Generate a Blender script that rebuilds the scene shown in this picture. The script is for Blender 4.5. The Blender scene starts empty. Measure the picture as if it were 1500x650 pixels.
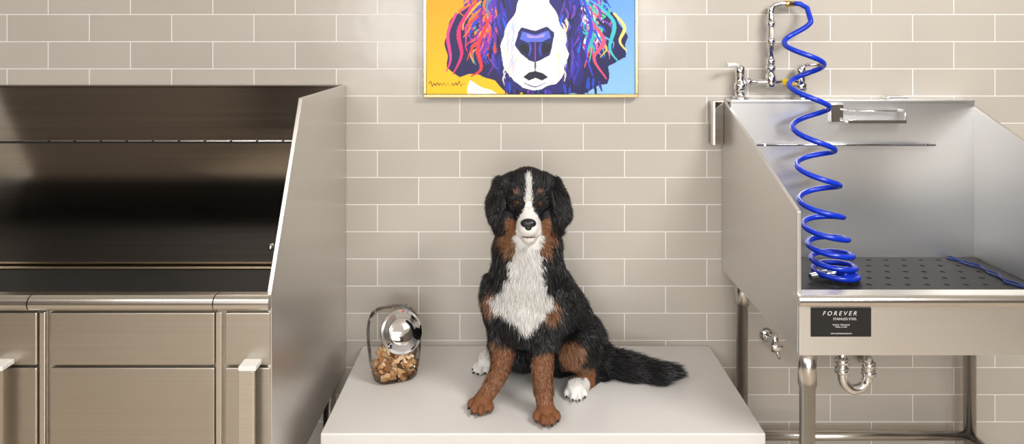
import bpy, bmesh, math, random
import numpy as np
from mathutils import Vector, Matrix
random.seed(7); RNG=np.random.default_rng(7)
scene=bpy.context.scene
scene.view_settings.view_transform='Standard'
scene.view_settings.look='None'
scene.view_settings.exposure=0.0

# ---------------------------------------------------------------- survey of the room
CAMD=2.6; CAMZ=1.59; S0=395.0; HY=55.0; PZ=0.45
def at(px,py,d):
    "photo measurement + distance from tiled wall -> metres"
    s=S0*CAMD/(CAMD-d)
    return Vector(((px-750)/s,-d,CAMZ-(py-HY)/s))
def srgb(r,g,b):
    f=lambda c:((c/255)/12.92 if c/255<=0.04045 else ((c/255+0.055)/1.055)**2.4)
    return (f(r),f(g),f(b),1)

# ---------------------------------------------------------------- materials
def newmat(name):
    m=bpy.data.materials.new(name); m.use_nodes=True
    nt=m.node_tree; b=nt.nodes['Principled BSDF']
    return m,nt,b
def plain(name,col,rough=0.5,metal=0.0,noise=0.06,nscale=12,**kw):
    m,nt,b=newmat(name)
    tc=nt.nodes.new('ShaderNodeTexCoord'); n=nt.nodes.new('ShaderNodeTexNoise')
    n.inputs['Scale'].default_value=nscale; n.inputs['Detail'].default_value=4
    nt.links.new(tc.outputs['Object'],n.inputs['Vector'])
    mx=nt.nodes.new('ShaderNodeMix'); mx.data_type='RGBA'
    mx.inputs[6].default_value=tuple(c*(1-noise) for c in col[:3])+(1,)
    mx.inputs[7].default_value=tuple(min(1,c*(1+noise)) for c in col[:3])+(1,)
    nt.links.new(n.outputs['Fac'],mx.inputs[0]); nt.links.new(mx.outputs[2],b.inputs['Base Color'])
    b.inputs['Roughness'].default_value=rough; b.inputs['Metallic'].default_value=metal
    for k,v in kw.items(): b.inputs[k].default_value=v
    return m
def steel(name,col,r0,r1,scl=(1.5,1.5,220),bump=0.02,var=0.12):
    m,nt,b=newmat(name)
    tc=nt.nodes.new('ShaderNodeTexCoord'); mp=nt.nodes.new('ShaderNodeMapping')
    mp.inputs['Scale'].default_value=scl
    n=nt.nodes.new('ShaderNodeTexNoise'); n.inputs['Scale'].default_value=1; n.inputs['Detail'].default_value=5
    nt.links.new(tc.outputs['Object'],mp.inputs['Vector']); nt.links.new(mp.outputs[0],n.inputs['Vector'])
    n2=nt.nodes.new('ShaderNodeTexNoise'); n2.inputs['Scale'].default_value=2.2; n2.inputs['Detail'].default_value=3
    nt.links.new(tc.outputs['Object'],n2.inputs['Vector'])
    mr=nt.nodes.new('ShaderNodeMapRange'); mr.inputs[3].default_value=r0; mr.inputs[4].default_value=r1
    if bump==0:
        nt.links.new(n2.outputs['Fac'],mr.inputs[0])
    else:
        ad=nt.nodes.new('ShaderNodeMath'); ad.operation='MULTIPLY_ADD'; ad.inputs[1].default_value=0.5
        nt.links.new(n2.outputs['Fac'],ad.inputs[0])
        hf=nt.nodes.new('ShaderNodeMath'); hf.operation='MULTIPLY'; hf.inputs[1].default_value=0.5
        nt.links.new(n.outputs['Fac'],hf.inputs[0]); nt.links.new(hf.outputs[0],ad.inputs[2])
        nt.links.new(ad.outputs[0],mr.inputs[0])
    nt.links.new(mr.outputs[0],b.inputs['Roughness'])
    mx=nt.nodes.new('ShaderNodeMix'); mx.data_type='RGBA'
    mx.inputs[6].default_value=tuple(c*(1-var) for c in col)+(1,); mx.inputs[7].default_value=tuple(min(1,c*(1+var*0.6)) for c in col)+(1,)
    nt.links.new(n.outputs['Fac'],mx.inputs[0]); nt.links.new(mx.outputs[2],b.inputs['Base Color'])
    b.inputs['Metallic'].default_value=1
    if bump:
        bp=nt.nodes.new('ShaderNodeBump'); bp.inputs['Strength'].default_value=bump; bp.inputs['Distance'].default_value=0.002
        nt.links.new(n.outputs['Fac'],bp.inputs['Height']); nt.links.new(bp.outputs[0],b.inputs['Normal'])
    return m
def vcol(name,rough=0.6,spec=0.5,**kw):
    m,nt,b=newmat(name)
    a=nt.nodes.new('ShaderNodeAttribute'); a.attribute_name='Col'
    nt.links.new(a.outputs['Color'],b.inputs['Base Color'])
    b.inputs['Roughness'].default_value=rough; b.inputs['Specular IOR Level'].default_value=spec
    for k,v in kw.items(): b.inputs[k].default_value=v
    return m

def tile_mat():
    m,nt,b=newmat('taupe_subway_tile')
    tc=nt.nodes.new('ShaderNodeTexCoord'); sp=nt.nodes.new('ShaderNodeSeparateXYZ'); cb=nt.nodes.new('ShaderNodeCombineXYZ')
    W=120.6/S0; H=39.75/S0
    nt.links.new(tc.outputs['Object'],sp.inputs[0])
    ax=nt.nodes.new('ShaderNodeMath'); ax.inputs[1].default_value=(750-553)/S0+20*W
    az=nt.nodes.new('ShaderNodeMath'); az.inputs[1].default_value=-(CAMZ-(61-HY)/S0)+50*H
    nt.links.new(sp.outputs['X'],ax.inputs[0]); nt.links.new(sp.outputs['Z'],az.inputs[0])
    nt.links.new(ax.outputs[0],cb.inputs[0]); nt.links.new(az.outputs[0],cb.inputs[1])
    br=nt.nodes.new('ShaderNodeTexBrick'); nt.links.new(cb.outputs[0],br.inputs['Vector'])
    br.inputs['Scale'].default_value=1; br.inputs['Mortar Size'].default_value=0.0016; br.inputs['Mortar Smooth'].default_value=0.1
    br.inputs['Bias'].default_value=0; br.inputs['Brick Width'].default_value=W; br.inputs['Row Height'].default_value=H
    br.inputs['Color1'].default_value=srgb(177,170,160); br.inputs['Color2'].default_value=srgb(185,178,168)
    br.inputs['Mortar'].default_value=srgb(232,229,223)
    nz=nt.nodes.new('ShaderNodeTexNoise'); nz.inputs['Scale'].default_value=3; nt.links.new(cb.outputs[0],nz.inputs['Vector'])
    mx=nt.nodes.new('ShaderNodeMix'); mx.data_type='RGBA'; mx.blend_type='MULTIPLY'; mx.inputs[0].default_value=1
    rp=nt.nodes.new('ShaderNodeMapRange'); rp.inputs[3].default_value=0.93; rp.inputs[4].default_value=1.05
    nt.links.new(nz.outputs['Fac'],rp.inputs[0])
    nt.links.new(br.outputs['Color'],mx.inputs[6]); nt.links.new(rp.outputs[0],mx.inputs[7])
    nt.links.new(mx.outputs[2],b.inputs['Base Color'])
    rr=nt.nodes.new('ShaderNodeMapRange'); rr.inputs[3].default_value=0.2; rr.inputs[4].default_value=0.8
    nt.links.new(br.outputs['Fac'],rr.inputs[0]); nt.links.new(rr.outputs[0],b.inputs['Roughness'])
    bp=nt.nodes.new('ShaderNodeBump'); bp.invert=True; bp.inputs['Strength'].default_value=0.5; bp.inputs['Distance'].default_value=0.002
    nt.links.new(br.outputs['Fac'],bp.inputs['Height'])
    b2=nt.nodes.new('ShaderNodeBump'); b2.inputs['Strength'].default_value=0.12; b2.inputs['Distance'].default_value=0.01
    n3=nt.nodes.new('ShaderNodeTexNoise'); n3.inputs['Scale'].default_value=9; nt.links.new(cb.outputs[0],n3.inputs['Vector'])
    nt.links.new(n3.outputs['Fac'],b2.inputs['Height']); nt.links.new(bp.outputs[0],b2.inputs['Normal']); nt.links.new(b2.outputs[0],b.inputs['Normal'])
    return m

M_TILE=tile_mat()
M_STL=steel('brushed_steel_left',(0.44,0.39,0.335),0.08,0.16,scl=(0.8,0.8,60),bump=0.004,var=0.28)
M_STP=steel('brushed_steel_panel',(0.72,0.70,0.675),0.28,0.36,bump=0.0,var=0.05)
M_STR=steel('satin_steel_right',(0.86,0.86,0.855),0.30,0.36,bump=0.0,var=0.03)
M_STS=steel('satin_steel_sides',(0.76,0.75,0.735),0.32,0.38,bump=0.0,var=0.03)
M_CAB=steel('brushed_steel_cabinet',(0.56,0.515,0.45),0.26,0.42,bump=0.01)
M_RIM=steel('polished_rim',(0.78,0.75,0.70),0.14,0.24)
M_CHR=plain('chrome',(0.82,0.82,0.83,1),0.08,1,0.02)
M_LEG=steel('leg_tube',(0.68,0.66,0.63),0.2,0.3)
M_BRASS=plain('brass',(0.75,0.52,0.2,1),0.25,1)
M_STRIP=plain('pale_metal_strip',(0.60,0.50,0.36,1),0.3,1)
M_BLK=plain('black_rubber',(0.008,0.008,0.009,1),0.6,0,0.06,12)
M_HOLE=plain('mat_hole',(0.002,0.002,0.002,1),0.9)
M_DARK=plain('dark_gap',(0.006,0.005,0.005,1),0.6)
M_PLAT=plain('white_laminate',srgb(214,211,207),0.28,0,0.012,3)
M_BLUE=plain('blue_hose_plastic',srgb(14,52,190),0.2,0,0.05)
M_LEASH=plain('leash_nylon',srgb(20,50,120),0.5,0,0.05)
M_YEL=plain('yellow_tag',srgb(235,200,20),0.4)
M_WHT=plain('white_plastic',srgb(225,223,218),0.35)
M_LABEL=plain('label_black',(0.01,0.01,0.011,1),0.3)
M_LTXT=plain('label_print',srgb(210,208,205),0.5)
M_GOLD=plain('gold_frame',(0.48,0.37,0.19,1),0.25,1)
M_FLOOR=plain('floor_tile',srgb(190,176,158),0.35,0,0.08,4)
M_WALL=plain('painted_wall',srgb(84,74,64),0.8)
M_CEIL=plain('ceiling_paint',srgb(235,233,230),0.9)
M_EYE=plain('dog_iris',(0.05,0.022,0.010,1),0.05,0,0.2)
M_PUP=plain('dog_pupil',(0.002,0.002,0.002,1),0.03)
M_NOSE=plain('dog_nose',(0.012,0.012,0.013,1),0.32,0,0.3,200)
M_CLAW=plain('claw',(0.03,0.025,0.02,1),0.35)

# ---------------------------------------------------------------- mesh helpers
def mkobj(name,verts,faces,mat,parent=None,smooth=False,bevel=0,seg=2):
    me=bpy.data.meshes.new(name); me.from_pydata([tuple(v) for v in verts],[],faces); me.update()
    bm=bmesh.new(); bm.from_mesh(me); bmesh.ops.recalc_face_normals(bm,faces=bm.faces)
    if bevel: 
        ed=[e for e in bm.edges if len(e.link_faces)==2 and e.calc_face_angle(0)>0.5]
        bmesh.ops.bevel(bm,geom=ed,offset=bevel,segments=seg,profile=0.5,affect='EDGES')
    bm.to_mesh(me); bm.free()
    if smooth: me.shade_smooth()
    o=bpy.data.objects.new(name,me); scene.collection.objects.link(o)
    if mat: me.materials.append(mat)
    if parent: attach(o,parent)
    return o
def attach(o,p):
    o.parent=p; o.matrix_parent_inverse=Matrix.Translation(p.location).inverted()
def empty(name,loc):
    e=bpy.data.objects.new(name,None); e.location=loc; e.empty_display_size=0.1; scene.collection.objects.link(e); return e
def box(name,x0,x1,y0,y1,z0,z1,mat,parent=None,bevel=0.0):
    v=[(x,y,z) for x in (x0,x1) for y in (y0,y1) for z in (z0,z1)]
    f=[(0,1,3,2),(4,6,7,5),(0,4,5,1),(2,3,7,6),(0,2,6,4),(1,5,7,3)]
    return mkobj(name,v,f,mat,parent,bevel=bevel)
def prism(name,yz,x0,x1,mat,parent=None,bevel=0.0):
    n=len(yz); v=[(x0,y,z) for y,z in yz]+[(x1,y,z) for y,z in yz]
    f=[tuple(range(n)),tuple(range(2*n-1,n-1,-1))]+[(i,(i+1)%n,n+(i+1)%n,n+i) for i in range(n)]
    return mkobj(name,v,f,mat,parent,bevel=bevel)
def sweep(pts,rad,seg=12,closed_ends=True):
    pts=[Vector(p) for p in pts]; n=len(pts)
    if not hasattr(rad,'__len__'): rad=[rad]*n
    V=[];F=[]; up=None
    for i,p in enumerate(pts):
        t=(pts[min(i+1,n-1)]-pts[max(i-1,0)]).normalized()
        if up is None:
            up=t.orthogonal().normalized()
        up=(up-t*up.dot(t)).normalized(); sd=t.cross(up)
        for k in range(seg):
            a=2*math.pi*k/seg; V.append(p+(up*math.cos(a)+sd*math.sin(a))*rad[i])
    for i in range(n-1):
        for k in range(seg):
            F.append((i*seg+k,i*seg+(k+1)%seg,(i+1)*seg+(k+1)%seg,(i+1)*seg+k))
    F.append(tuple(range(seg))[::-1]); F.append(tuple((n-1)*seg+k for k in range(seg)))
    return V,F
def smooth_path(pts,k=8):
    P=[np.array(p,float) for p in pts]; P=[2*P[0]-P[1]]+P+[2*P[-1]-P[-2]]; out=[]
    for i in range(1,len(P)-2):
        for j in range(k):
            t=j/k; a,b,c,d=P[i-1:i+3]
            out.append(0.5*((2*b)+(-a+c)*t+(2*a-5*b+4*c-d)*t*t+(-a+3*b-3*c+d)*t**3))
    out.append(P[-2]); return out
def tube(name,pts,r,mat,parent=None,seg=14,curve=False):
    if curve: pts=smooth_path(pts)
    V,F=sweep(pts,r,seg); o=mkobj(name,V,F,mat,parent,smooth=False)
    for p in o.data.polygons: p.use_smooth=len(p.vertices)==4
    return o
def lathe(name,p0,axis,prof,mat,parent=None,seg=24):
    "prof: list of (dist along axis, radius)"
    axis=Vector(axis).normalized(); return tube(name,[Vector(p0)+axis*d for d,r in prof],[max(r,1e-4) for d,r in prof],mat,parent,seg)
def ellipsoid(c,r,rot=None,u=16,v=10):
    V=[];F=[]
    for i in range(v+1):
        th=math.pi*i/v
        for j in range(u):
            ph=2*math.pi*j/u
            q=Vector((r[0]*math.sin(th)*math.cos(ph),r[1]*math.sin(th)*math.sin(ph),r[2]*math.cos(th)))
            if rot is not None: q=rot@q
            V.append(Vector(c)+q)
    for i in range(v):
        for j in range(u):
            F.append((i*u+j,(i+1)*u+j,(i+1)*u+(j+1)%u,i*u+(j+1)%u))
    return V,F
def join(parts):
    V=[];F=[]
    for v,f in parts:
        o=len(V); V+=list(v); F+=[tuple(i+o for i in t) for t in f]
    return V,F

# ---------------------------------------------------------------- room shell
RX0,RX1,RY,RH=-3.6,3.6,-8.0,3.0
box('wall_north',RX0,RX1,0,0.12,0,RH,M_TILE)
box('wall_south',RX0,RX1,RY-0.12,RY,0,RH,M_WALL)
box('wall_west',RX0-0.12,RX0,RY,0.12,0,RH,M_WALL)
box('wall_east',RX1,RX1+0.12,RY,0.12,0,RH,M_WALL)
box('floor',RX0,RX1,RY,0.12,-0.1,0,M_FLOOR)
box('ceiling',RX0,RX1,RY,0.12,RH,RH+0.1,M_CEIL)

# ---------------------------------------------------------------- bench
bench=empty('display_bench',(0.09,-0.3,0))
box('top_slab',-0.552,0.731,-0.581,-0.002,0.385,PZ,M_PLAT,bench,0.004)
box('base_body',-0.53,0.71,-0.555,-0.004,0.0,0.3849,M_PLAT,bench,0.003)

# ---------------------------------------------------------------- left tub
lt=empty('stainless_dog_bathing_tub',(-1.4,-0.4,0))
LX=-0.615; LXL=-2.3; LF=-0.805; RZ=0.93; TZ=1.415
prof=[(-0.002,0.37),(-0.002,TZ),(-0.541,TZ-0.002),(LF,RZ+0.01),(LF,0.37)]
prism('side_panel_right',prof,LX-0.012,LX,M_STP,lt,0.002)
prism('side_panel_left',prof,LXL,LXL+0.012,M_STP,lt,0.002)
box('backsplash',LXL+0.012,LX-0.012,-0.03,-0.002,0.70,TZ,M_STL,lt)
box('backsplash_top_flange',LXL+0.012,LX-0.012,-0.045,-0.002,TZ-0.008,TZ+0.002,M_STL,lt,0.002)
box('tub_floor_mat',LXL+0.012,LX-0.012,LF+0.05,-0.03,0.735,0.75,M_BLK,lt)
box('mat_retainer_strip',LXL+0.012,LX-0.02,-0.062,-0.046,0.7505,0.758,M_STRIP,lt,0.002)
box('front_wall_inner',LXL+0.012,LX-0.012,LF+0.0195,LF+0.05,0.70,RZ-0.012,M_DARK,lt)  # near-black colour stands in for shade on the tub's inner front
# rolled front rim in segments
segs=[(LXL+0.012,-1.226),(-1.223,-0.757),(-0.754,LX-0.001)]
for i,(a,b) in enumerate(segs):
    yz=[(LF+0.018,RZ-0.008),(LF+0.018,RZ+0.003),(LF-0.005,RZ+0.004)]
    for k in range(13):
        t=math.pi/2+math.pi*k/12; yz.append((LF-0.008+0.019*math.cos(t), RZ-0.015+0.019*math.sin(t)))
    o=prism('rim_segment_%d'%(i+1),yz,a,b,M_RIM,lt)
# slotted hanging rail
V=[];F=[]
x=-1.78
while x<-0.83:
    v,f=sweep([(x,-0.040,1.212),(min(x+0.085,-0.8),-0.040,1.212)],0.0028,8); V,F=join([(V,F),(v,f)]); x+=0.095
mkobj('hanging_rail',V,F,M_RIM,lt)
box('rail_slot',-1.9,-0.8,-0.0345,-0.0305,1.203,1.210,M_DARK,lt)
box('panel_crease',LXL+0.02,LX-0.02,-0.0322,-0.0305,1.217,1.220,M_STL,lt)
# cabinet
box('cabinet_carcass',LXL+0.012,LX-0.013,LF+0.03,-0.03,0.37,0.699,M_DARK,lt)
box('cabinet_face',LXL+0.012,LX-0.0005,LF+0.012,LF+0.0195,0.37,RZ-0.03,M_CAB,lt)
def door(n,x0,x1,z0,z1): 
    o=box(n,x0,x1,LF-0.006,LF+0.0115,z0,z1,M_CAB,lt,0.003)
    return o
zt=RZ-0.042; zm=1.59-(535-55)/572
for i,(a,b) in enumerate([(-1.180,-0.760),(-0.733,-0.618),(-1.62,-1.213),(-2.25,-1.65)]):
    door('drawer_front_%d'%(i+1),a,b,zm+0.003,zt); door('cabinet_door_%d'%(i+1),a,b,0.375,zm-0.003)
for i,a in enumerate([-1.201,-0.750]):
    box('stile_%d'%(i+1),a-0.0075,a+0.0075,LF-0.003,LF+0.0118,0.372,zt,M_RIM,lt,0.002)
for i,a in enumerate([-0.656,-1.287]):
    box('handle_bar_%d'%(i+1),a-0.026,a+0.012,LF-0.05,LF-0.036,0.40,1.59-(545-55)/590,M_RIM,lt,0.002)
    box('handle_return_%d'%(i+1),a-0.026,a+0.018,LF-0.05,LF-0.006,1.59-(545-55)/590-0.0,1.59-(545-55)/590+0.012,M_WHT,lt,0.002)
    box('handle_foot_%d'%(i+1),a-0.026,a+0.012,LF-0.037,LF-0.006,0.40,0.42,M_RIM,lt,0.002)
for i,(a,b) in enumerate([(LX-0.05,-0.06),(LX-0.05,LF+0.07),(LXL+0.06,-0.06),(LXL+0.06,LF+0.07)]):
    tube('leg_%d'%(i+1),[(a,b,0.0),(a,b,0.03),(a,b,0.031),(a,b,0.37)],[0.028,0.028,0.019,0.019],M_LEG,lt)
lathe('hose_clip',(LX-0.013,-0.70,1.02),(-1,0,0.1),[(0,0.006),(0.02,0.006),(0.021,0.010),(0.028,0.010)],M_CHR,lt)

# ---------------------------------------------------------------- right tub
rt=empty('stainless_grooming_sink',(1.2,-0.35,0))
X0=0.777;X1=1.665;FD=-0.69;TB=0.73;BT=1.357;RR=0.893
pr=[(-0.002,TB),(-0.002,BT),(-0.03,BT),(FD,1.116),(FD,TB)]
prism('side_panel_left',pr,X0,X0+0.012,M_STS,rt,0.002)
prism('side_panel_right',pr,X1,X1+0.012,M_STS,rt,0.002)
box('backsplash',X0+0.012,X1,-0.075,-0.06,TB,BT-0.001,M_STR,rt)
box('backsplash_ledge',X0+0.012,X1,-0.078,-0.002,BT-0.003,BT+0.009,M_STR,rt,0.002)
box('front_apron',X0+0.001,X1+0.011,FD-0.012,FD-0.0005,TB,RR-0.012,M_STR,rt,0.001)
box('basin_bottom',X0+0.012,X1,FD,-0.075,TB,TB+0.012,M_STR,rt)
yz=[(FD+0.03,RR-0.008),(FD+0.03,RR),(FD-0.008,RR)]
for k in range(9):
    t=math.pi/2+math.pi*k/8; yz.append((FD-0.01+0.016*math.cos(t),RR-0.016+0.016*math.sin(t)))
prism('rolled_rim',yz,X0-0.002,X1+0.014,M_RIM,rt)
box('mount_bracket',0.728,X0-0.0005,-0.03,-0.002,1.20,BT,M_STL,rt,0.002)
box('mount_bracket_lip',0.728,0.737,-0.06,-0.031,1.20,BT,M_STR,rt,0.001)
# rubber mat with drain holes
MZ=0.80
box('perforated_mat',X0+0.014,X1-0.002,FD+0.032,-0.0755,MZ-0.015,MZ,M_BLK,rt,0.002)
parts=[]
for j in range(9):
    for i in range(14):
        cx=X0+0.055+i*0.062+(0.031 if j%2 else 0); cy=-0.11-j*0.062
        if cx>X1-0.03: continue
        vs=[(cx+0.009*math.cos(a),cy+0.009*math.sin(a),MZ+0.0006) for a in np.linspace(0,2*math.pi,13)[:-1]]
        parts.append((vs,[tuple(range(12))]))
V,F=join(parts); mkobj('mat_holes',V,F,M_HOLE,rt)
# tie rail + tray
tube('tie_rail',[at(1108,212,0.095),at(1370,212,0.095)],0.0045,M_CHR,rt)
for i,px in enumerate((1120,1358)): tube('rail_post_%d'%(i+1),[at(px,212,0.075),at(px,212,0.099)],0.004,M_CHR,rt)
a=at(1240,180,0.11); b=at(1325,162,0.11)
box('soap_tray',a.x,b.x,-0.12,-0.0755,a.z,a.z+0.006,M_CHR,rt,0.002)
box('soap_tray_lip',a.x,b.x,-0.124,-0.1205,a.z,a.z+0.012,M_CHR,rt,0.001)
tube('soap_tray_rod',[(a.x+0.003,-0.076,b.z),(a.x+0.003,-0.12,b.z),(b.x-0.003,-0.12,b.z),(b.x-0.003,-0.076,b.z)],0.003,M_CHR,rt,8)
tube('soap_tray_post',[(b.x-0.003,-0.12,b.z),(b.x-0.003,-0.12,a.z+0.004)],0.003,M_CHR,rt,8)
box('soap_tray_bracket',at(1216,150,.08).x,a.x-0.001,-0.09,-0.0755,at(1216,178,.08).z,BT-0.004,M_CHR,rt,0.002)
box('ledge_catch',at(1296,146,.04).x,at(1325,146,.04).x,-0.06,-0.02,BT+0.0092,BT+0.02,M_STR,rt,0.002)
# legs, rails
for i,(a,b) in enumerate([(X0+0.04,FD+0.03),(X0+0.05,-0.08),(X1-0.02,-0.08),(X1-0.02,FD+0.03)]):
    tube('leg_%d'%(i+1),[(a,b,0),(a,b,0.63),(a,b,0.631),(a,b,TB-0.001)],[0.021,0.021,0.025,0.025],M_LEG,rt,20)
zr=0.16
tube('rail_back',[(X0+0.05,-0.08,zr),(X1-0.02,-0.08,zr)],0.016,M_LEG,rt)
tube('rail_side_left',[(X0+0.045,FD+0.03,zr),(X0+0.05,-0.08,zr)],0.016,M_LEG,rt)
tube('rail_side_right',[(X1-0.02,FD+0.03,zr),(X1-0.02,-0.08,zr)],0.016,M_LEG,rt)
# nameplate
a=at(1187,492,0.7); b=at(1275,450,0.7)
box('nameplate',a.x,b.x,FD-0.0145,FD-0.0122,a.z,b.z,M_LABEL,rt,0.0005)
def text(name,s,x,z,size,shear=0.0):
    c=bpy.data.curves.new(name,'FONT'); c.body=s; c.size=size; c.align_x='CENTER'; c.align_y='CENTER'; c.extrude=0.0002; c.shear=shear
    o=bpy.data.objects.new(name,c); scene.collection.objects.link(o); o.location=(x,FD-0.0150,z); o.rotation_euler=(math.pi/2,0,0)
    c.materials.append(M_LTXT); bpy.context.view_layer.update()
    me=bpy.data.meshes.new_from_object(o.evaluated_get(bpy.context.evaluated_depsgraph_get())); me.transform(o.matrix_world)
    bpy.data.objects.remove(o); n=bpy.data.objects.new(name,me); scene.collection.objects.link(n); attach(n,rt)
cx=(a.x+b.x)/2
text('plate_text_1','F O R E V E R',cx-0.005,at(0,458,0.7).z,0.016,0.3)
text('plate_text_2','STAINLESS STEEL',cx+0.01,at(0,466,0.7).z,0.0085)
text('plate_text_3','Quality  Fabricated\nMade in USA',cx,at(0,476,0.7).z,0.006)
text('plate_text_4','www.stainlesssteel.com',cx,at(0,487,0.7).z,0.006)
# P trap
d=0.33
P=[at(1233,470,d),at(1233,545,d),at(1236,560,d),at(1248,570,d),at(1262,567,d),at(1270,555,d),at(1272,530,d),at(1272,528,d-0.05),at(1265,528,0.01)]
tube('p_trap',[P[0],P[1]]+[Vector(q) for q in smooth_path(P[1:])],0.0155,M_CHR,rt,16)
for i,(px,py) in enumerate([(1233,528),(1233,542),(1272,545),(1272,533)]):
    c=at(px,py,d); lathe('trap_nut_%d'%(i+1),c-Vector((0,0,0.009)),(0,0,1),[(0,0.02),(0.003,0.024),(0.015,0.024),(0.018,0.02)],M_CHR,rt,8)
tube('drain_tailpiece',[at(1233,470,d),(at(1233,470,d).x,-d,TB+0.002)],0.02,M_CHR,rt)

# ---------------------------------------------------------------- wall stop valve
sv=empty('water_shutoff_valve',at(1131,500,0.04))
c=at(1131,500,0.06)
lathe('wall_flange',(c.x,-0.001,c.z),(0,-1,0),[(0,0.026),(0.004,0.026),(0.012,0.012)],M_CHR,sv)
tube('stub',[(c.x,-0.012,c.z),(c.x,-0.075,c.z)],0.009,M_CHR,sv)
lathe('body',(c.x,-0.07,c.z-0.03),(0.15,0,1),[(0,0.010),(0.012,0.010),(0.013,0.014),(0.045,0.014),(0.05,0.010),(0.065,0.010)],M_CHR,sv)
V,F=ellipsoid((c.x,-0.11,c.z),(0.022,0.007,0.014)); mkobj('handle',V,F,M_CHR,sv,True)
tube('stem',[(c.x,-0.075,c.z),(c.x,-0.106,c.z)],0.005,M_CHR,sv)
tube('supply_tube',[at(1137,512,0.07),at(1142,525,0.07)],0.006,M_CHR,sv)

# ---------------------------------------------------------------- faucet
fc=empty('wash_station_faucet',at(1128,145,0.045))
fy=-0.042; zb=at(0,120,0.042).z; xa=at(1084,0,.042).x; xb=at(1173,0,.042).x; xc=at(1129,0,.042).x
LZ=BT+0.0095
tube('cross_bar',[(xa,fy,zb),(xb,fy,zb)],0.0105,M_CHR,fc)
for i,xx in enumerate((xa,xb)):
    lathe('valve_body_%d'%(i+1),(xx,fy,LZ),(0,0,1),[(0,0.028),(0.006,0.028),(0.010,0.018),(0.03,0.018),(0.032,0.022),(0.055,0.022),(0.06,0.0165),(0.085,0.0165),(0.09,0.019),(0.115,0.017),(0.125,0.008)],M_CHR,fc,16)
    sgn=-1 if i==0 else 1
    tube('lever_%d'%(i+1),[(xx,fy,LZ+0.118),(xx+sgn*0.022,fy-0.015,LZ+0.126),(xx+sgn*0.058,fy-0.03,LZ+0.124)],[0.006,0.006,0.0085],M_CHR if i else M_WHT,fc)
    lathe('bar_nut_%d'%(i+1),(xx-sgn*0.02,fy,zb),(-sgn,0,0),[(0,0.016),(0.018,0.016)],M_CHR,fc,6)
lathe('center_body',(xc,fy,zb-0.02),(0,0,1),[(0,0.014),(0.004,0.019),(0.045,0.019),(0.05,0.014),(0.06,0.014),(0.062,0.018),(0.08,0.018),(0.083,0.012)],M_CHR,fc,16)
box('yellow_tag',xb-0.07,xb-0.02,fy-0.013,fy-0.011,zb-0.01,zb+0.012,M_YEL,fc)
zt2=at(0,12,0.042).z
tube('riser',[(xc,fy,zb+0.05),(xc,fy,zt2-0.02)]+[Vector(q) for q in smooth_path([(xc,fy,zt2-0.02),(xc+0.006,fy,zt2+0.004),(xc+0.03,fy,zt2+0.014),(xc+0.055,fy,zt2+0.016)])],0.0115,M_CHR,fc)
for i,py in enumerate((90,60,35)):
    z=at(0,py,.042).z; lathe('riser_collar_%d'%(i+1),(xc,fy,z-0.012),(0,0,1),[(0,0.011),(0.002,0.016),(0.022,0.016),(0.024,0.011)],M_CHR,fc,12)
lathe('brass_coupling',(xc+0.05,fy,zt2+0.016),(1,0,0),[(0,0.013),(0.02,0.013),(0.021,0.010),(0.034,0.010)],M_BRASS,fc,8)

# ---------------------------------------------------------------- blue coil hose
hs=empty('blue_coiled_hose',at(1215,400,0.3))
ext=[(1206,'R',97),(1158,'L',128),(1213,'R',160),(1163,'L',190),(1221,'R',222),(1169,'L',245),(1228,'R',273),(1173,'L',296),(1233,'R',318),(1179,'L',332),(1240,'R',350),(1186,'L',360),(1247,'R',373),(1191,'L',381),(1251,'R',390),(1194,'L',396),(1254,'R',403)]
ext=[(1188,'R',28),(1150,'L',66)]+ext
ph=np.arange(len(ext))*math.pi
Rp=[p for p,e in zip(ph,ext) if e[1]=='R']; Rx=[e[0] for e in ext if e[1]=='R']
Lp=[p for p,e in zip(ph,ext) if e[1]=='L']; Lx=[e[0] for e in ext if e[1]=='L']
pts=[Vector((xc+0.0855,fy,zt2+0.017)),Vector((xc+0.105,fy-0.002,zt2+0.016)),Vector((xc+0.128,fy-0.012,zt2+0.0))]
fi=np.linspace(0.25,ph[-1],520)
for f in fi:
    r=np.interp(f,Rp,Rx); l=np.interp(f,Lp,Lx); py=np.interp(f,ph,[e[2] for e in ext])
    k=f/ph[-1]; dc=0.105+0.20*min(1,k*1.6)
    R=(r-l)/2/430.0
    dd=dc+R*0.95*math.sin(f+math.pi)*min(1,f/3)
    q=at((r+l)/2+(r-l)/2*math.cos(f),py,dc)
    q.y=-dd; q.z=max(q.z,MZ+0.011); pts.append(q)
tube('coil',pts,0.0092,M_BLUE,hs,12)
e=pts[-1]
c=at(1232,410,0.33); c.z=MZ+0.026
lathe('sprayer_bell',c,(0.35,-0.6,0.1),[(-0.05,0.010),(-0.03,0.014),(0,0.018),(0.02,0.026),(0.035,0.025),(0.036,0.018)],M_BLUE,hs)
tube('sprayer_handle',[c,Vector((c.x-0.03,c.y+0.02,MZ+0.022)),Vector((c.x-0.10,c.y+0.0,MZ+0.016))],[0.014,0.013,0.010],M_CHR,hs,curve=False)
tube('sprayer_lead',[e,Vector((e.x-0.01,e.y-0.02,MZ+0.02)),c],0.009,M_BLUE,hs)
ls=empty('blue_leash',at(1450,395,0.2))
for k,off in enumerate((0,0.014)):
    pp=[]
    for t in np.linspace(0,1,40):
        q=Vector((1.60+0.04*t+off*0.5-0.05*(1-t)+0.02*math.sin(6*t),-0.10-0.36*t+off,MZ+0.004+0.003*k)); q.x=min(q.x+0.008*math.sin(t*25+k),1.655); pp.append(q)
    tube('strand_%d'%(k+1),pp,0.0028,M_LEASH,ls,8)

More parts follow.
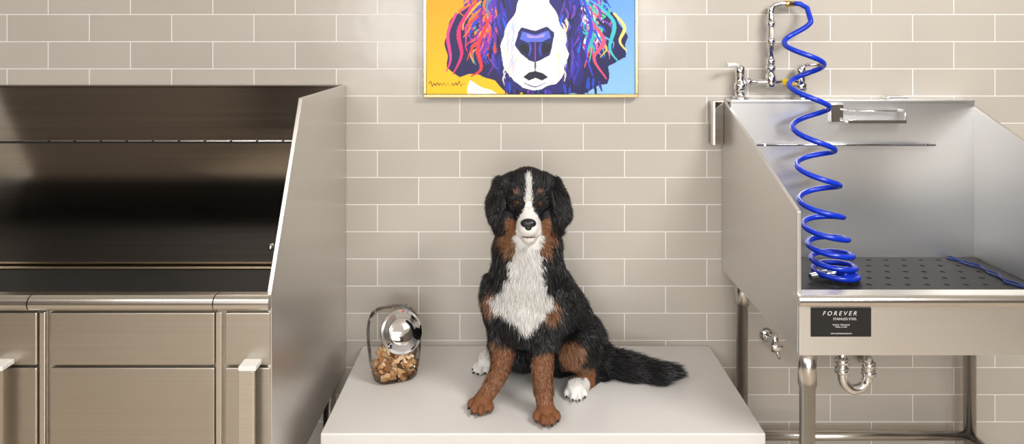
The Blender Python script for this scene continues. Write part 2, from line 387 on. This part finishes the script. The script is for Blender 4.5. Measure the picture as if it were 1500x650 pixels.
# ---------------------------------------------------------------- painting
pt=empty('framed_dog_painting',at(777,70,0.02))
pa=at(620,143,0.03); pb=at(935,143,0.03); PT=2.22; fw=0.013
box('frame_bottom',pa.x,pb.x,-0.034,-0.002,pa.z,pa.z+fw,M_GOLD,pt,0.002)
box('frame_top',pa.x,pb.x,-0.034,-0.002,PT-fw,PT,M_GOLD,pt,0.002)
box('frame_left',pa.x,pa.x+fw,-0.0338,-0.002,pa.z+fw,PT-fw,M_GOLD,pt,0.002)
box('frame_right',pb.x-fw,pb.x,-0.0338,-0.002,pa.z+fw,PT-fw,M_GOLD,pt,0.002)
NX,NY=420,470
sx=S0*CAMD/(CAMD-0.03)
U=np.linspace(625,930,NX); v0=137.5; v1=HY-(PT-fw-CAMZ)*sx
Vv=np.linspace(v0,v1,NY); UU,VV=np.meshgrid(U,Vv)
col=np.zeros((NY,NX,3))
def c3(r,g,b): return np.array(srgb(r,g,b)[:3])
t=np.clip((VV+60)/200,0,1)[...,None]
col[:]=c3(250,150,10)*(1-t)+c3(252,196,20)*t
rb=UU>778+6*np.sin(VV/17); tb=np.clip((VV+40)/180,0,1)[...,None]
col=np.where(rb[...,None],c3(90,150,225)*(1-tb)+c3(140,190,235)*tb,col)
def inpoly(poly,wob=0.0):
    uu=UU+wob*np.sin(VV/5.0+1); vv=VV+wob*np.sin(UU/6.0)
    ins=np.zeros(UU.shape,bool); n=len(poly)
    for i in range(n):
        x1,y1=poly[i]; x2,y2=poly[(i+1)%n]
        if y1==y2: continue
        c=((y1>vv)!=(y2>vv))&(uu<(x2-x1)*(vv-y1)/(y2-y1)+x1); ins^=c
    return ins
def fill(poly,c,wob=1.5): 
    global col
    col[inpoly(poly,wob)]=c3(*c)
def stroke(pts,w,c):
    P=np.array(smooth_path([np.array(p,float) for p in pts],6)); ww=np.interp(np.linspace(0,1,len(P)),[0,.4,1],[w*.7,w,w*.25])
    x0,x1=P[:,0].min()-w,P[:,0].max()+w; y0,y1=P[:,1].min()-w,P[:,1].max()+w
    ii=np.where((U>=x0)&(U<=x1))[0]; jj=np.where((Vv>=y0)&(Vv<=y1))[0]
    if len(ii)==0 or len(jj)==0: return
    sub=np.ix_(jj,ii); A=UU[sub];B=VV[sub]; m=np.zeros(A.shape,bool)
    for i in range(len(P)-1):
        d=P[i+1]-P[i]; L=max((d**2).sum(),1e-6); tt=np.clip(((A-P[i,0])*d[0]+(B-P[i,1])*d[1])/L,0,1)
        m|=((A-P[i,0]-tt*d[0])**2+(B-P[i,1]-tt*d[1])**2)<(ww[i]/2)**2
    s=col[sub]; s[m]=c3(*c); col[sub]=s
NAVY=(28,24,82);BLK=(14,12,34)
# ears + head masses
fill([(700,-60),(690,0),(662,25),(652,60),(656,100),(672,112),(700,108),(725,120),(745,137),(815,138),(850,138),(890,122),(893,95),(915,85),(919,55),(900,20),(870,0),(862,-60),(830,-110),(780,-125),(735,-110)],NAVY)
rnd=random.Random(3)
palL=[(228,40,120),(240,90,150),(240,120,30),(120,40,160),(40,60,200),(225,60,50),(90,50,170),(250,170,60),(40,150,170),(30,30,120),(200,60,150),(20,20,70)]
palR=[(90,170,235),(40,180,180),(230,240,245),(240,120,160),(40,70,210),(120,60,180),(250,190,60),(70,200,150),(20,30,110),(225,70,80),(20,20,80),(30,90,220)]
for k in range(170):
    a=rnd.random(); x0=700+30*a+rnd.uniform(-8,8); y0=rnd.uniform(-70,60)
    ln=rnd.uniform(16,50); xe=x0-rnd.uniform(-4,26)*(1-a*0.4)
    y1=min(y0+ln,112); xm=max(658,xe)
    stroke([(x0,y0),((x0+xm)/2+rnd.uniform(-7,7),y0+(y1-y0)*.35),(xm+rnd.uniform(-6,6),y0+(y1-y0)*.7),(max(655,xm-rnd.uniform(-6,6)),y1)],rnd.uniform(1.8,5.5),rnd.choice(palL))
for k in range(170):
    a=rnd.random(); x0=848+25*a+rnd.uniform(-6,6); y0=rnd.uniform(-70,55)
    ln=rnd.uniform(16,48); xe=x0+rnd.uniform(-4,32)*(0.4+a*0.6); y1=min(y0+ln,105)
    xm=min(xe,912)
    stroke([(x0,y0),((x0+xm)/2+rnd.uniform(-7,7),y0+(y1-y0)*.35),(xm+rnd.uniform(-6,6),y0+(y1-y0)*.7),(min(915,xm+rnd.uniform(-6,8)),y1)],rnd.uniform(1.8,5),rnd.choice(palR))
for (p,w,c) in [([(668,20),(656,50),(660,85),(654,105)],5,(235,60,140)),([(690,10),(672,45),(676,80),(664,108)],6,(235,40,110)),([(715,30),(700,70),(705,100),(690,112)],6,(225,50,60)),([(725,0),(722,40),(730,80),(715,110)],5,(110,40,170)),([(900,20),(915,40),(908,60),(918,75)],5,(250,220,120)),([(880,10),(900,35),(893,70),(905,90)],6,(60,190,200)),([(865,30),(885,60),(870,85),(888,115)],6,(230,80,120)),([(855,0),(866,40),(858,75),(868,110)],6,(60,60,210))]: stroke(p,w,c)
# face sides
fill([(735,-60),(728,20),(728,70),(724,100),(735,120),(760,137),(815,137),(850,125),(858,90),(852,40),(848,-20),(835,-80),(780,-105)],(36,30,110))
for k in range(110):
    s=rnd.choice((-1,1)); x0=784+s*rnd.uniform(40,68); y0=rnd.uniform(-70,100)
    stroke([(x0,y0),(x0+rnd.uniform(-4,4),y0+10),(x0-s*rnd.uniform(0,8),y0+rnd.uniform(18,32))],rnd.uniform(2,5),rnd.choice([(20,18,70),(60,50,190),(40,90,220),(120,60,190),(14,12,40),(30,40,160),(90,60,180),(60,40,170)]))
# eyes
for s in (-1,1):
    ex=784+s*34; fill([(ex-13,-35),(ex,-44),(ex+13,-34),(ex,-26)],(190,110,30),0); fill([(ex-6,-41),(ex+6,-41),(ex+6,-29),(ex-6,-29)],BLK,0)
# white blaze and muzzle
fill([(776,-110),(772,-40),(764,-5),(752,22),(738,45),(733,80),(742,104),(752,118),(768,130),(795,131),(815,122),(826,105),(832,80),(828,50),(818,25),(806,5),(800,-40),(794,-110)],(248,247,240))
for k in range(40):
    s=rnd.choice((-1,1)); x0=784+s*rnd.uniform(26,45); y0=rnd.uniform(25,108)
    stroke([(x0,y0),(x0+s*3,y0+8),(x0+s*1,y0+18)],2.4,rnd.choice([(205,215,235),(240,225,190),(190,200,225),(225,205,225),(250,220,150)]))
fill([(758,48),(764,41),(784,44),(802,40),(811,48),(810,68),(804,82),(792,88),(784,90),(774,88),(762,80),(755,66)],(30,28,96),1)
fill([(764,47),(784,50),(803,46),(806,56),(795,62),(784,60),(772,62),(761,58)],(90,110,220),1)
fill([(770,50),(784,52),(798,50),(796,55),(772,55)],(170,150,215),1)
fill([(760,66),(770,64),(776,72),(772,80),(764,76)],(10,8,26),0); fill([(808,65),(798,63),(792,72),(796,80),(804,76)],(10,8,26),0)
stroke([(776,64),(777,72),(775,82)],3.5,(70,80,190)); stroke([(792,64),(791,72),(792,82)],3.5,(60,70,180))
stroke([(784,60),(784,75),(784,90)],2.0,(150,70,150)); stroke([(784,90),(784,104)],3,(90,80,130))
fill([(766,113),(775,106),(784,104),(795,107),(803,113),(794,118),(784,114),(775,118)],(20,16,44),0)
stroke([(768,122),(784,127),(800,121)],2.2,(120,110,160))
# chest
fill([(684,138),(688,118),(700,124),(720,132),(728,138)],(245,244,240),1)
for k in range(40):
    x0=rnd.uniform(735,880); y0=rnd.uniform(112,126)
    if 748<x0<822 and y0<132: y0=133
    stroke([(x0,y0),(x0+rnd.uniform(-5,5),y0+14)],4,rnd.choice([(50,40,150),(20,18,60),(30,70,200),(120,50,160),(14,12,40)]))
# signature
sg=[(628,123),(631,119),(633,126),(636,122),(638,125),(641,121),(643,125),(645,122),(648,125),(650,121),(653,126),(656,122),(658,125)]
stroke(sg,1.3,(60,40,10)); stroke([(661,125),(663,122),(665,125),(668,121),(670,125),(673,119),(675,126),(678,122),(681,124)],1.3,(60,40,10))
col*= (1+0.05*np.sin(UU*1.9+VV*0.7)*np.sin(VV*1.3))[...,None]
zz=CAMZ-(VV-HY)/sx; xx=(UU-750)/sx
co=np.stack([xx,np.full_like(xx,-0.030),zz],-1).reshape(-1,3)
idx=np.arange(NX*NY).reshape(NY,NX)
fa=np.stack([idx[:-1,:-1],idx[:-1,1:],idx[1:,1:],idx[1:,:-1]],-1).reshape(-1,4)
def bigmesh(name,co,faces,colr,mat,parent,smooth=False):
    me=bpy.data.meshes.new(name); n=faces.shape[1]
    me.vertices.add(len(co)); me.vertices.foreach_set('co',co.astype(np.float32).ravel())
    me.loops.add(faces.size); me.loops.foreach_set('vertex_index',faces.astype(np.int32).ravel())
    me.polygons.add(len(faces)); me.polygons.foreach_set('loop_start',(np.arange(len(faces))*n).astype(np.int32))
    me.update(calc_edges=True)
    ca=me.color_attributes.new('Col','FLOAT_COLOR','POINT')
    ca.data.foreach_set('color',np.concatenate([colr,np.ones((len(colr),1))],1).astype(np.float32).ravel())
    me.materials.append(mat)
    if smooth: me.shade_smooth()
    o=bpy.data.objects.new(name,me); scene.collection.objects.link(o)
    if parent: attach(o,parent)
    return o
bigmesh('canvas',co,fa,np.clip(col.reshape(-1,3),0,1)*0.92,vcol('painted_canvas',0.4,0.3),pt)
box('canvas_back',pa.x+0.005,pb.x-0.005,-0.028,-0.003,pa.z+0.005,PT-0.005,M_DARK,pt)

# ---------------------------------------------------------------- treat jar
jr=empty('dog_treat_jar',at(578,553,0.24)); jc=at(577,553,0.235); jc.z=PZ+0.001
def glass():
    m=bpy.data.materials.new('clear_jar'); m.use_nodes=True; nt=m.node_tree; nt.nodes.clear()
    o=nt.nodes.new('ShaderNodeOutputMaterial'); mix=nt.nodes.new('ShaderNodeMixShader'); tr=nt.nodes.new('ShaderNodeBsdfTransparent'); gl=nt.nodes.new('ShaderNodeBsdfGlossy')
    tr.inputs[0].default_value=(0.98,0.98,0.98,1); gl.inputs['Roughness'].default_value=0.04
    lw=nt.nodes.new('ShaderNodeLayerWeight'); lw.inputs[0].default_value=0.22
    nt.links.new(lw.outputs['Fresnel'],mix.inputs[0]); nt.links.new(tr.outputs[0],mix.inputs[1]); nt.links.new(gl.outputs[0],mix.inputs[2]); nt.links.new(mix.outputs[0],o.inputs[0]); return m
M_GLASS=glass()
rotj=Matrix.Rotation(math.radians(22),3,'Z')
rings=[(0,0.05),(0.002,0.064),(0.012,0.073),(0.05,0.080),(0.11,0.086),(0.15,0.087),(0.18,0.083),(0.205,0.074),(0.22,0.057),(0.228,0.02)]
V=[];F=[];sg=40
for z,r in rings:
    for k in range(sg):
        a=2*math.pi*k/sg; ca,sa=math.cos(a),math.sin(a); e=0.55
        q=Vector((r*math.copysign(abs(ca)**e,ca)*1.0,r*0.92*math.copysign(abs(sa)**e,sa),z)); q=rotj@q
        V.append(jc+q)
for i in range(len(rings)-1):
    for k in range(sg): F.append((i*sg+k,i*sg+(k+1)%sg,(i+1)*sg+(k+1)%sg,(i+1)*sg+k))
F.append(tuple(range(sg))[::-1]); F.append(tuple((len(rings)-1)*sg+k for k in range(sg)))
mkobj('jar_body',V,F,M_GLASS,jr,True)
lc=at(588,486,0.305); ln=Vector((0.28,-0.80,0.42)).normalized()
lathe('jar_neck',lc-ln*0.035,ln,[(0,0.060),(0.02,0.058),(0.03,0.060)],M_GLASS,jr,36)
lathe('jar_lid',lc-ln*0.01,ln,[(0,0.064),(0.002,0.068),(0.012,0.069),(0.018,0.066),(0.019,0.060),(0.015,0.056),(0.016,0.050),(0.023,0.038),(0.027,0.020),(0.028,0.0)],M_CHR,jr,40)
lathe('jar_lid_gasket',lc-ln*0.014,ln,[(0,0.066),(0.0035,0.067)],M_WHT,jr,40)
parts=[];cc=[]
pal=[(215,178,130),(196,150,100),(232,200,158),(160,110,68),(120,80,50),(240,214,178),(210,165,115)]
for k in range(210):
    z=0.012+0.088*RNG.random(); rmax=0.063+0.008*min(1,z/0.05)
    a=RNG.random()*6.28; r=rmax*math.sqrt(RNG.random())*0.93
    if z>0.085 : r*=0.8
    q=rotj@Vector((r*math.cos(a)*1.06,r*math.sin(a)*0.98,z)); 
    ro=Matrix.Rotation(RNG.random()*6.28,3,Vector(RNG.normal(size=3)).normalized())
    L=0.011; W=0.0055; T=0.005
    prt=[ellipsoid(jc+q,(L,W*0.8,T),ro,8,5)]
    if k%2:
        for sx_ in (-1,1):
            for sy_ in (-1,1): prt.append(ellipsoid(jc+q+ro@Vector((sx_*L*0.9,sy_*W*0.7,0)),(0.0048,0.0048,T),ro,7,4))
    else:
        b=0.0085; vs=[jc+q+ro@Vector((x_*b*1.1,y_*b,z_*b*0.8)) for x_ in (-1,1) for y_ in (-1,1) for z_ in (-1,1)]
        prt=[(vs,[(0,1,3,2),(4,6,7,5),(0,4,5,1),(2,3,7,6),(0,2,6,4),(1,5,7,3)])]
    v,f=join(prt); parts.append((v,f)); c=c3(*pal[int(RNG.integers(len(pal)))])*(0.85+0.4*RNG.random()); cc+= [c]*len(v)
V,F=join(parts)
V=[Vector((v.x,v.y,max(v.z,PZ+0.004))) for v in V]
o=mkobj('biscuits',V,F,vcol('biscuit',0.75,0.2),jr)
ca=o.data.color_attributes.new('Col','FLOAT_COLOR','POINT'); ca.data.foreach_set('color',np.concatenate([np.array(cc),np.ones((len(cc),1))],1).astype(np.float32).ravel())

# ---------------------------------------------------------------- DOG
dog=empty('bernese_mountain_dog',(0.1,-0.35,PZ))
B=[]
def chain(lst,n=7,sq=(1,1,1)):
    L=[(at(a,b,d),r) for a,b,d,r in lst]
    for i in range(len(L)-1):
        for j in range(n+1):
            t=j/n; c=L[i][0].lerp(L[i+1][0],t); r=L[i][1]*(1-t)+L[i+1][1]*t
            B.append(ellipsoid(c,(r*sq[0],r*sq[1],r*sq[2]),None,18,12))
def ell(px,py,d,rx,ry,rz,rot=None): B.append(ellipsoid(at(px,py,d),(rx,ry,rz),rot,24,16))
# trunk, from rump to skull
chain([(822,500,.20,.100),(812,465,.26,.116),(790,440,.31,.120),(774,415,.35,.118),(773,385,.36,.108),(773,352,.365,.092),(773,305,.37,.072)])
ell(768,455,.385,.103,.085,.115)
ell(772,410,.40,.093,.07,.09)
# thighs
chain([(848,492,.22,.078),(850,505,.29,.076),(838,508,.36,.058)])
chain([(838,512,.36,.050),(862,540,.29,.036),(872,549,.25,.030),(852,562,.33,.029),(843,568,.375,.029)])
chain([(765,500,.20,.085),(745,505,.27,.062)])
chain([(745,512,.26,.045),(730,525,.19,.032),(712,526,.195,.026)])
# front legs
chain([(735,425,.37,.062),(735,455,.38,.056),(741,485,.39,.045),(739,512,.405,.036),(732,543,.415,.0275),(720,568,.425,.0255),(711,580,.435,.026)])
chain([(812,430,.38,.062),(812,455,.40,.056),(800,485,.43,.046),(795,512,.455,.036),(794,546,.475,.0275),(797,580,.485,.0265),(799,598,.495,.027)])
# paws with four toes
def paw(px,py,d,ang,sc=1.0):
    c=at(px,py,d); c.z=PZ+0.024*sc; R=Matrix.Rotation(ang,3,'Z')
    B.append(ellipsoid(c,(0.031*sc,0.034*sc,0.026*sc),R))
    tips=[]
    for ox,oy,r in ((-0.032,-0.016,.0140),(-0.0115,-0.036,.0155),(0.0115,-0.036,.0155),(0.032,-0.016,.0140)):
        q=c+R@Vector((ox*sc,oy*sc,-0.007*sc)); B.append(ellipsoid(q,(r*0.74*sc,r*1.4*sc,r*1.1*sc),R)); tips.append((q+R@Vector((0,-r*1.35*sc,-0.004)),R))
    return tips
claws=[]
claws+=paw(707,584,.445,-0.35); claws+=paw(800,605,.505,0.05); claws+=paw(843,566,.365,-0.05,.9); claws+=paw(709,527,.20,-0.6,.8)
# tail
chain([(855,510,.20,.050),(890,528,.23,.036),(925,538,.255,.033),(960,545,.275,.026),(986,544,.285,.012)],9)
# head
ell(773,288,.385,.079,.080,.074)
ell(773,276,.385,.066,.072,.062)
ell(748,318,.385,.042,.052,.05); ell(799,318,.385,.042,.052,.05)
chain([(774,310,.43,.045),(774,322,.465,.039),(774,331,.500,.0345),(774,333,.515,.031)],7,(1,1,.9))
chain([(775,338,.44,.032),(775,347,.485,.024),(775,347,.503,.020)])
chain([(765,330,.46,.026),(765,338,.495,.021),(766,339,.507,.0165)]); chain([(784,330,.46,.026),(784,338,.495,.021),(783,339,.507,.0165)])
ell(759,288,.445,.020,.014,.010); ell(789,288,.445,.020,.014,.010)
# ears : flat drooping leaves
def ear(lst):
    L=[(at(a,b,d),r) for a,b,d,r in lst]
    for i in range(len(L)-1):
        for j in range(9):
            t=j/8; c=L[i][0].lerp(L[i+1][0],t); r=L[i][1]*(1-t)+L[i+1][1]*t
            B.append(ellipsoid(c,(r*0.72,r*1.25,r),None,18,12))
ear([(752,267,.375,.030),(739,275,.385,.033),(731,292,.395,.034),(729,312,.40,.031),(731,328,.40,.018)])
ear([(795,267,.375,.030),(807,275,.385,.033),(816,292,.395,.034),(820,312,.40,.031),(817,329,.40,.018)])
V,F=join(B)
base=mkobj('dog_lumps',V,F,None)
md=base.modifiers.new('r','REMESH'); md.mode='VOXEL'; md.voxel_size=0.0038
sm=base.modifiers.new('s','SMOOTH'); sm.factor=0.5; sm.iterations=4
bpy.context.view_layer.update()
ev=base.evaluated_get(bpy.context.evaluated_depsgraph_get()); me=bpy.data.meshes.new_from_object(ev)
bpy.data.objects.remove(base)
me.name='body'; n=len(me.vertices); co=np.empty(n*3,np.float32); me.vertices.foreach_get('co',co); co=co.reshape(-1,3)
co[:,2]=np.maximum(co[:,2],PZ+0.001); me.vertices.foreach_set('co',co.ravel()); me.update()
me.shade_smooth()
def proj(P):
    d=-P[:,1]; s=S0*CAMD/(CAMD-d); return 750+P[:,0]*s, HY+(CAMZ-P[:,2])*s, d
BLKC=np.array([0.009,0.009,0.010]); WH=np.array([0.72,0.70,0.67]); TAN=np.array([0.185,0.072,0.030]); TAN2=np.array([0.36,0.19,0.10])
def inpl(x,y,poly):
    ins=np.zeros(x.shape,bool); n=len(poly)
    for i in range(n):
        x1,y1=poly[i]; x2,y2=poly[(i+1)%n]
        if y1==y2: continue
        ins^=((y1>y)!=(y2>y))&(x<(x2-x1)*(y-y1)/(y2-y1)+x1)
    return ins
def coat(P,jit=1.5):
    x,y,d=proj(P); x0=x; y0=y; x=x+RNG.normal(size=len(x))*jit; y=y+RNG.normal(size=len(x))*jit*1.4
    C=np.tile(BLKC,(len(x),1)); reg=np.zeros(len(x),int)   # 0 black 1 tan 2 white
    E=lambda cx,cy,rx,ry:((x-cx)/rx)**2+((y-cy)/ry)**2<1
    fr=d>0.36
    # legs
    yl=y+RNG.normal(size=len(x))*jit*2.5
    l1=(d>.365)&(x<766)&(yl>498+0.9*np.clip(x-735,0,40)-0.15*(735-x).clip(0))&(y<612)
    l2=(d>.43)&(x>774)&(x<824)&(yl>512+0.6*np.abs(x-800))
    reg[l1]=1; reg[l2]=1
    reg[(d>.36)&(E(720,440,9,17)|E(808,450,10,18))]=1
    reg[(d>.30)&(x>818)&(x<862)&E(836,514,18,17)]=1
    hp=(d>.27)&(x>822)&(x<872)&(y>536); reg[hp]=1; reg[(d>.34)&(x>824)&(x<864)&(y>553)]=2
    reg[(d<.26)&(x<724)&(y>508)]=2
    # chest
    xc_=x+2.5*np.sin(y*0.45)+1.5*np.sin(y*1.1)
    reg[fr&(y>345)&inpl(xc_,y,[(758,350),(792,350),(792,380),(793,400),(801,424),(811,438),(799,455),(782,478),(767,482),(753,466),(721,446),(718,432),(738,418),(747,398),(752,368)])]=2
    # head
    reg[fr&(E(747,346,12,26)|E(800,346,11,26))&(y>320)&(y<374)]=1
    reg[fr&(E(758,283,4.6,3.6)|E(789,283,4.6,3.6))]=1
    w=np.interp(y,[256,264,285,300,308,316,326,350,358],[0,4,3.6,4.5,7,12.5,18,19,12])
    reg[fr&(np.abs(x-774.5)<w)&(y>255)&(y<360)&(d>.38)]=2
    C[reg==1]=TAN; C[reg==2]=WH
    # mouth line pigment
    mo=(d>.46)&(np.abs(x0-774.5)<10)&(np.abs(y0-(347.5-0.006*(x0-774.5)**2))<1.0); C[mo]=[0.10,0.075,0.07]
    return C,reg,x,y,d
C,reg,_,_,_=coat(co,0.4)
ca=me.color_attributes.new('Col','FLOAT_COLOR','POINT'); ca.data.foreach_set('color',np.concatenate([C,np.ones((n,1))],1).astype(np.float32).ravel())
M_COAT=vcol('dog_coat_skin',0.6,0.2); me.materials.clear(); me.materials.append(M_COAT)
body=bpy.data.objects.new('body',me); scene.collection.objects.link(body); attach(body,dog)
# fur strands
me.calc_loop_triangles(); nt_=len(me.loop_triangles); tri=np.empty(nt_*3,np.int32); me.loop_triangles.foreach_get('vertices',tri); tri=tri.reshape(-1,3)
vn=np.empty(n*3,np.float32); me.vertices.foreach_get('normal',vn); vn=vn.reshape(-1,3)
A=co[tri]; ar=np.linalg.norm(np.cross(A[:,1]-A[:,0],A[:,2]-A[:,0]),axis=1)/2
ctr=A.mean(1); cx_,cy_,cd_=proj(ctr)
wt=ar*np.where((cy_<360)&(cd_>.36),2.8,1.0)*np.where(ctr[:,1]>-0.2,0.5,1.0)
NS=380000
ti=RNG.choice(nt_,NS,p=wt/wt.sum()); r1=np.sqrt(RNG.random(NS)); r2=RNG.random(NS)
bw=np.stack([1-r1,r1*(1-r2),r1*r2],1)[...,None]
P=(A[ti]*bw).sum(1); Nn=(vn[tri[ti]]*bw).sum(1); Nn/=np.linalg.norm(Nn,axis=1,keepdims=True)+1e-9
C,reg,x,y,d=coat(P,1.2)
head=(y<362)&(d>.33)&(P[:,2]>0.93)
earm=head&((np.abs(x-773.5)>36)); 
face=head&~earm
tail=(x>878)&(P[:,2]<0.62); legs=((y>500)&(P[:,2]<0.66)&(((d>.38)&(x<824))|(x<722)))|((d>.27)&(y>530)&(x>815)&(x<880))
flow=np.tile(np.array([0,-0.12,-1.0]),(NS,1))
flow[:,0]+=(P[:,0]-0.05)*1.2
nose=np.array(at(774,330,.53)); away=P-nose; away/=np.linalg.norm(away,axis=1,keepdims=True)
flow[face]=away[face]
flow[earm]=np.stack([np.sign(x[earm]-773)*0.40,np.zeros(earm.sum()),-np.ones(earm.sum())],1)
flow[tail]=[1,-0.1,-0.25]
flow=flow-Nn*(flow*Nn).sum(1,keepdims=True); flow/=np.linalg.norm(flow,axis=1,keepdims=True)+1e-6
length=np.full(NS,0.033); lift=np.full(NS,0.42)
length[(reg==2)&~head]=0.034; length[face]=0.008; lift[face]=0.2; length[earm]=0.034; lift[earm]=.60
pm=np.clip(np.hypot(x-774,(y-335))/40,0,1); length[face]=(0.0035+0.012*pm**2)[face]
crown=face&(y<278); length[crown]=0.019; lift[crown]=0.45
length[legs]=0.012; lift[legs]=0.25; length[tail]=0.046; lift[tail]=0.5
pawm=P[:,2]<PZ+0.05; length[pawm&legs]=0.005; 
backleg=legs&(Nn[:,1]>-0.2)&(P[:,2]>PZ+0.07); length[backleg]=0.022; lift[backleg]=0.4
ck=face&(y>345)&(d<.45); length[ck]=0.018
length*=RNG.uniform(0.45,1.25,NS)
wob=np.stack([np.sin(P[:,2]*60+P[:,0]*45+np.sin(P[:,1]*50))*0.16,np.sin(P[:,0]*60+P[:,2]*30)*0.13,np.zeros(NS)],1)
wob[face|legs]=0
dirv=flow*(1-lift[:,None]*0.4)+Nn*lift[:,None]+wob+RNG.normal(size=(NS,3))*np.where(face|legs,0.09,0.19)[:,None]
dirv/=np.linalg.norm(dirv,axis=1,keepdims=True)
d2=flow+wob*2.2+RNG.normal(size=(NS,3))*0.20-Nn*0.04; d2/=np.linalg.norm(d2,axis=1,keepdims=True)
keep=np.ones(NS,bool)
for ex,ey in ((757,297),(790,298)): keep&=~((((x-ex)/7)**2+((y-ey)/5.8)**2<1)&face)
keep&=~((((x-774)/12.5)**2+((y-329)/9)**2<1)&(d>.49))
P,Nn,C,dirv,d2,length,reg=[a[keep] for a in (P,Nn,C,dirv,d2,length,reg)]; wr=np.where((face|legs)[keep],0.0006,0.00068); NS=len(P)
sd=np.cross(dirv,Nn+RNG.normal(size=(NS,3))*0.5); sd/=np.linalg.norm(sd,axis=1,keepdims=True)+1e-6; sd*=wr[:,None]
L=length[:,None]; P=P-Nn*0.001
m1=P+dirv*L*0.5; tp=m1+d2*L*0.5
co2=np.stack([P-sd,P+sd,m1-sd*0.8,m1+sd*0.8,tp],1); co2[...,2]=np.maximum(co2[...,2],PZ+0.001)
b0=(np.arange(NS)*5)[:,None]
tr=np.concatenate([b0+[0,1,3],b0+[0,3,2],b0+[2,3,4]],1).reshape(-1,3)
var=RNG.uniform(0.7,1.3,(NS,1)); var[reg==2]=RNG.uniform(0.85,1.15,((reg==2).sum(),1))
cs=C*var; warm=(reg==0)&(RNG.random(NS)<0.08); cs[warm]=[0.026,0.020,0.016]
t2=(reg==1)&(RNG.random(NS)<0.3); cs[t2]=TAN2*var[t2]
t3=(reg==1)&(RNG.random(NS)<0.12); cs[t3]=np.array([0.05,0.025,0.015])
cs=np.clip(np.repeat(cs[:,None,:],5,1),0,1)
fur=bigmesh('fur',co2.reshape(-1,3),tr,cs.reshape(-1,3),vcol('dog_fur',0.36,0.4),dog,True)
# eyes, nose, claws
for i,(px,py) in enumerate(((757,297),(790,298))):
    c=at(px,py,0.4535); V,F=ellipsoid(c,(0.0118,0.0112,0.0100),None,24,16); mkobj('eye_%d'%(i+1),V,F,M_EYE,dog,True)
    V,F=ellipsoid(c+Vector((0,-0.0068,0.001)),(0.0062,0.0052,0.0060),None,20,12); mkobj('pupil_%d'%(i+1),V,F,M_PUP,dog,True)
parts=[ellipsoid(at(774,327,.533),(0.0235,0.016,0.0140),None,24,16),ellipsoid(at(774,333,.534),(0.014,0.013,0.012),None,20,12)]
V,F=join(parts); mkobj('nose',V,F,M_NOSE,dog,True)
parts=[]
for q,R in claws: parts.append(ellipsoid(q,(0.0032,0.008,0.0038),R,8,6))
V,F=join(parts); V=[Vector((v.x,v.y,max(v.z,PZ+0.001))) for v in V]; mkobj('claws',V,F,M_CLAW,dog,True)

# ---------------------------------------------------------------- lights
def area(name,loc,target,sx,sy,e,col=(1,1,1)):
    l=bpy.data.lights.new(name,'AREA'); l.shape='RECTANGLE'; l.size=sx; l.size_y=sy; l.energy=e; l.color=col
    o=bpy.data.objects.new(name,l); scene.collection.objects.link(o); o.location=loc
    o.rotation_euler=(Vector(target)-Vector(loc)).to_track_quat('-Z','Y').to_euler(); return o
area('ceiling_light_key',(1.7,-2.0,2.9),(0.2,-0.3,0.7),1.0,0.7,82,(1,0.985,0.965))
area('ceiling_light_fill',(-1.6,-2.8,2.9),(-0.3,-0.3,0.7),1.4,0.9,40,(1,0.985,0.965))
area('ceiling_light_rear',(0,-5.2,2.9),(0,-5.0,0),3.0,1.5,85,(1,0.985,0.96))
area('added_front_fill',(0,-7.8,1.9),(0,0,1.2),4.5,1.5,215,(0.97,0.985,1))  # added frontal fill, no window built there; brightens upright surfaces and the dog
w=bpy.data.worlds.new('w'); scene.world=w; w.use_nodes=True; w.node_tree.nodes['Background'].inputs[0].default_value=(0.5,0.5,0.5,1)

cam=bpy.data.cameras.new('camera'); co_=bpy.data.objects.new('camera',cam); scene.collection.objects.link(co_)
co_.location=(0,-CAMD,CAMZ); co_.rotation_euler=(math.pi/2,0,0)
cam.sensor_width=36; cam.lens=36*S0*CAMD/1500; cam.shift_y=-(325-HY)/1500; cam.clip_start=0.05
scene.camera=co_
